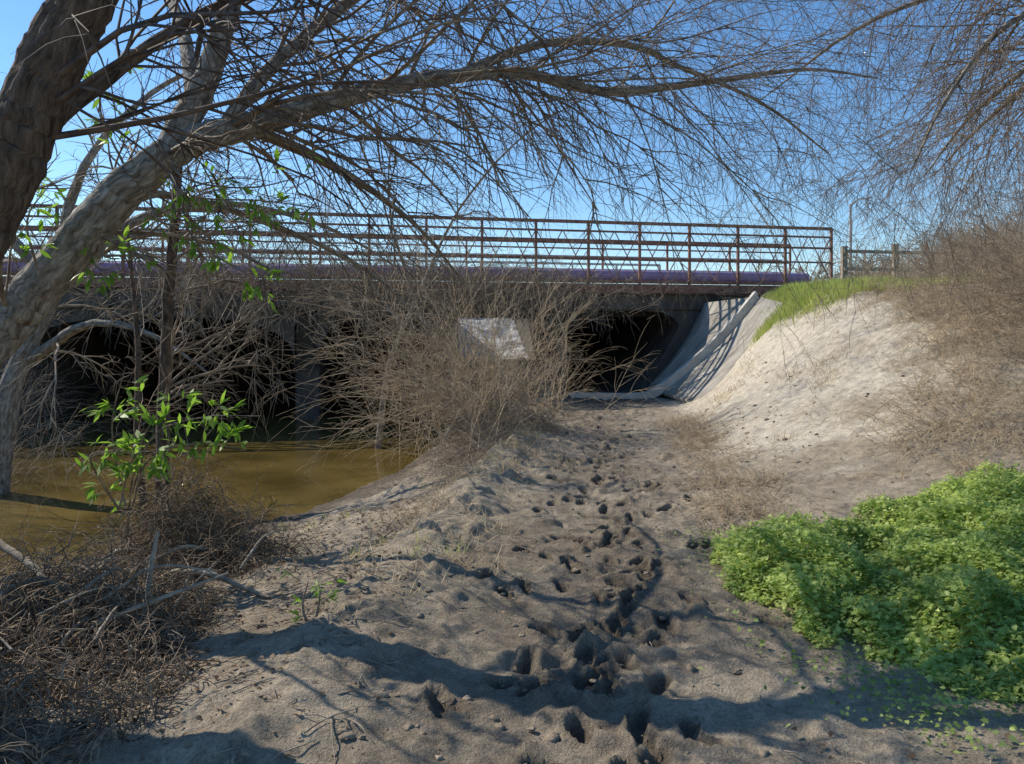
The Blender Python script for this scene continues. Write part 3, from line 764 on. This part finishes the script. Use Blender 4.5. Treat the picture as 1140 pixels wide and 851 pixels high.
def in_patch(x, y):
    e1 = 1.60+0.50*np.clip(y-5.2,0,5)**1.2-0.15*np.exp(-((y-4.7)/0.6)**2)+0.2*np.clip(4.0-y,0,1)
    n = 0.8*fbm(x,y,1.6,4,91)
    return (x > e1+n*1.2) & (y > 3.15+n-0.12*(x-1.5)) & (y < 6.0+n*2) & (x < 6.5)
x = rng.uniform(1.0,5.4,190000); y = rng.uniform(2.7,7.2,190000)
k = in_patch(x,y) & (x/y < 0.78); x = x[k][:72000]; y = y[k][:72000]
hump = 0.04+0.46*(fbm(x,y,2.6,4,61)+0.24)
edge = np.ones_like(x)
for (dx,dy) in ((-0.12,0),(0,-0.12),(-0.25,0),(0,-0.25)): edge -= 0.22*(~in_patch(x+dx,y+dy))
z = ground_h(x,y)+np.clip(hump,0.03,1)*edge*(1-0.85*rng.uniform(size=len(x))**1.6)+rng.exponential(0.012,len(x))
Lf = Leaves(LOBED); n = len(x)
Lf.P = np.stack([x,y,z],1)
Lf.D = np.stack([rng.normal(size=n),rng.normal(size=n),rng.normal(0.1,0.35,n)],1)
Lf.N = np.stack([rng.normal(0,.5,n)-0.35,rng.normal(0,.5,n)+0.1,np.ones(n)],1)
Lf.S = rng.uniform(0.014,0.038,n)
e = empty('green_ground_cover')
Lf.build('leaves', M_cover, e, 0.3)
Lf = Leaves(LOBED)
for k in range(2400):
    yy = U(3.0,6.0); xx = 1.65+abs(G(0,0.25))*random.choice([-1,1])+0.1
    if k % 3 == 0: yy = U(2.7,3.5); xx = U(1.5,3)
    Lf.add((xx,yy,gz(xx,yy)+U(0.02,0.08)), (G(0,1),G(0,1),G(0,.3)), rand_n(), U(0.012,0.032))
Lf.build('leaves_margin', M_cover, e, 0.3)

Lf = Leaves(BROAD)
for k in range(4200):
    if U(0,1) < 0.7: x = U(-3.8,-0.8); y = U(2.8,8)
    else: x = U(-3,4); y = U(2.6,12)
    if abs(x-xcf(y)) < 0.8 and U(0,1) < 0.8: continue
    Lf.add((x,y,gz(x,y)+0.02), (G(0,1),G(0,1),G(0,.2)), rand_n(), U(0.012,0.04))
Lf.build('leaf_litter', M_dead, None, 0.6)

bm = bmesh.new(); bmesh.ops.create_icosphere(bm, subdivisions=2, radius=1)
iv = np.array([v.co[:] for v in bm.verts]); ifc = np.array([[v.index for v in f.verts] for f in bm.faces]); bm.free()
V = []; Fs = []; n0 = 0
for k in range(1900):
    y = 2.5+U(0,1)**1.6*12; side = U(0,1)
    x = xcf(y)+G(0,0.5) if side < 0.4 else xcf(y)+G(-1.2,0.5) if side < 0.9 else xcf(y)+U(1.3,4)
    s = min(0.004+random.expovariate(1/0.006), 0.026)
    if side >= 0.9: y = U(8,15); x = xcf(y)+U(1.3,4); s *= 1.6
    ph = rng.uniform(0,6,3)
    rr_ = 1+0.3*np.sin(iv[:,0]*3+ph[0])*np.sin(iv[:,1]*4+ph[1])+0.2*np.sin(iv[:,2]*7+ph[2])+rng.normal(0,0.12,len(iv))
    P = iv*rr_[:,None]*s*np.array([U(.8,1.5),U(.8,1.4),U(.4,.7)])
    V.append(P+np.array([x,y,gz(x,y)])); Fs.append(ifc+n0); n0 += len(iv)
quad_mesh('mud_clods', np.concatenate(V), np.concatenate(Fs), M_clod, None, False)

# ------------------------------------------------------------------ fence posts, lamp pole, far trees
e = empty('wooden_fence'); bx = ([],[])
for i in range(5):
    x = 9.4+i*1.6; y = 21.5+i*0.3; z = 2.75
    box(bx, x-0.07, x+0.07, y-0.07, y+0.07, z-0.1, z+1.3+0.1*(i%2))
mesh_obj('posts', bx[0], bx[1], M_wood, e)
bx = ([],[])
for zz in (3.4,3.9): bar(bx, (9.35,21.38,zz), (16,22.6,zz), 0.09, 0.04)
mesh_obj('rails', bx[0], bx[1], M_wood, e)
e = empty('street_lamp'); T = Tubes()
T.add([(20.5,46,2.5),(20.5,46,7),(20.5,46,9.4)], [0.12,0.09,0.07], 8); T.add([(20.5,46,9.3),(21,46,9.7),(21.8,46,9.8)], [0.06,0.05,0.05], 6)
T.build('pole', M_pale, e)
e = empty('background_trees'); T = Tubes()
for (x,y,h) in [(19,38,3.0),(23,40,4.2),(27,42,4.4),(31,42,5),(15.5,30,2.2),(18,29,2.6),(-30,50,6),(-22,55,6),(22,32,3.2),(14,32,2.0)]:
    for k in range(22):
        branch(T, (x+G(0,1.2), y+G(0,.5), 2.6), (G(0,.5), G(0,.5), 1), h*U(0.6,1.1), 0.05, 2, 0.02, (0,6,8), 0.12, 0.012)
T.build('branches', M_dryg, e)

# ------------------------------------------------------------------ light, sky, camera
EL = math.radians(38); AZ = math.radians(-60)
S = Vector((math.sin(AZ)*math.cos(EL), math.cos(AZ)*math.cos(EL), math.sin(EL)))
w = bpy.data.worlds.new('World'); scene.world = w; w.use_nodes = True
nt = w.node_tree; bg = nt.nodes['Background']
sky = nt.nodes.new('ShaderNodeTexSky'); sky.sky_type = 'NISHITA'; sky.sun_disc = False
sky.sun_elevation = EL; sky.sun_rotation = AZ % (2*math.pi); sky.air_density = 1.0; sky.dust_density = 0.1; sky.ozone_density = 3.5
hs = nt.nodes.new('ShaderNodeHueSaturation'); hs.inputs['Saturation'].default_value = 1.18; hs.inputs['Value'].default_value = 1.25
nt.links.new(sky.outputs[0], hs.inputs['Color']); nt.links.new(hs.outputs[0], bg.inputs[0]); bg.inputs['Strength'].default_value = 0.135
ld = bpy.data.lights.new('sun', 'SUN'); ld.energy = 5.0; ld.angle = math.radians(0.5); ld.color = (1.0,0.94,0.83)
so = bpy.data.objects.new('sun', ld); so.rotation_euler = (-S).to_track_quat('-Z','Y').to_euler(); so.location = S*30; link(so)
cam = bpy.data.cameras.new('camera'); co = bpy.data.objects.new('camera', cam); link(co)
co.location = (0,0,1.6); co.rotation_euler = (math.radians(90),0,0)
cam.sensor_width = 36; cam.lens = 26.7; cam.shift_y = -0.048; cam.clip_end = 3000; cam.clip_start = 0.05
scene.camera = co
scene.view_settings.view_transform = 'Standard'; scene.view_settings.look = 'None'; scene.view_settings.exposure = 0
print('done', time.time()-T0, NB)
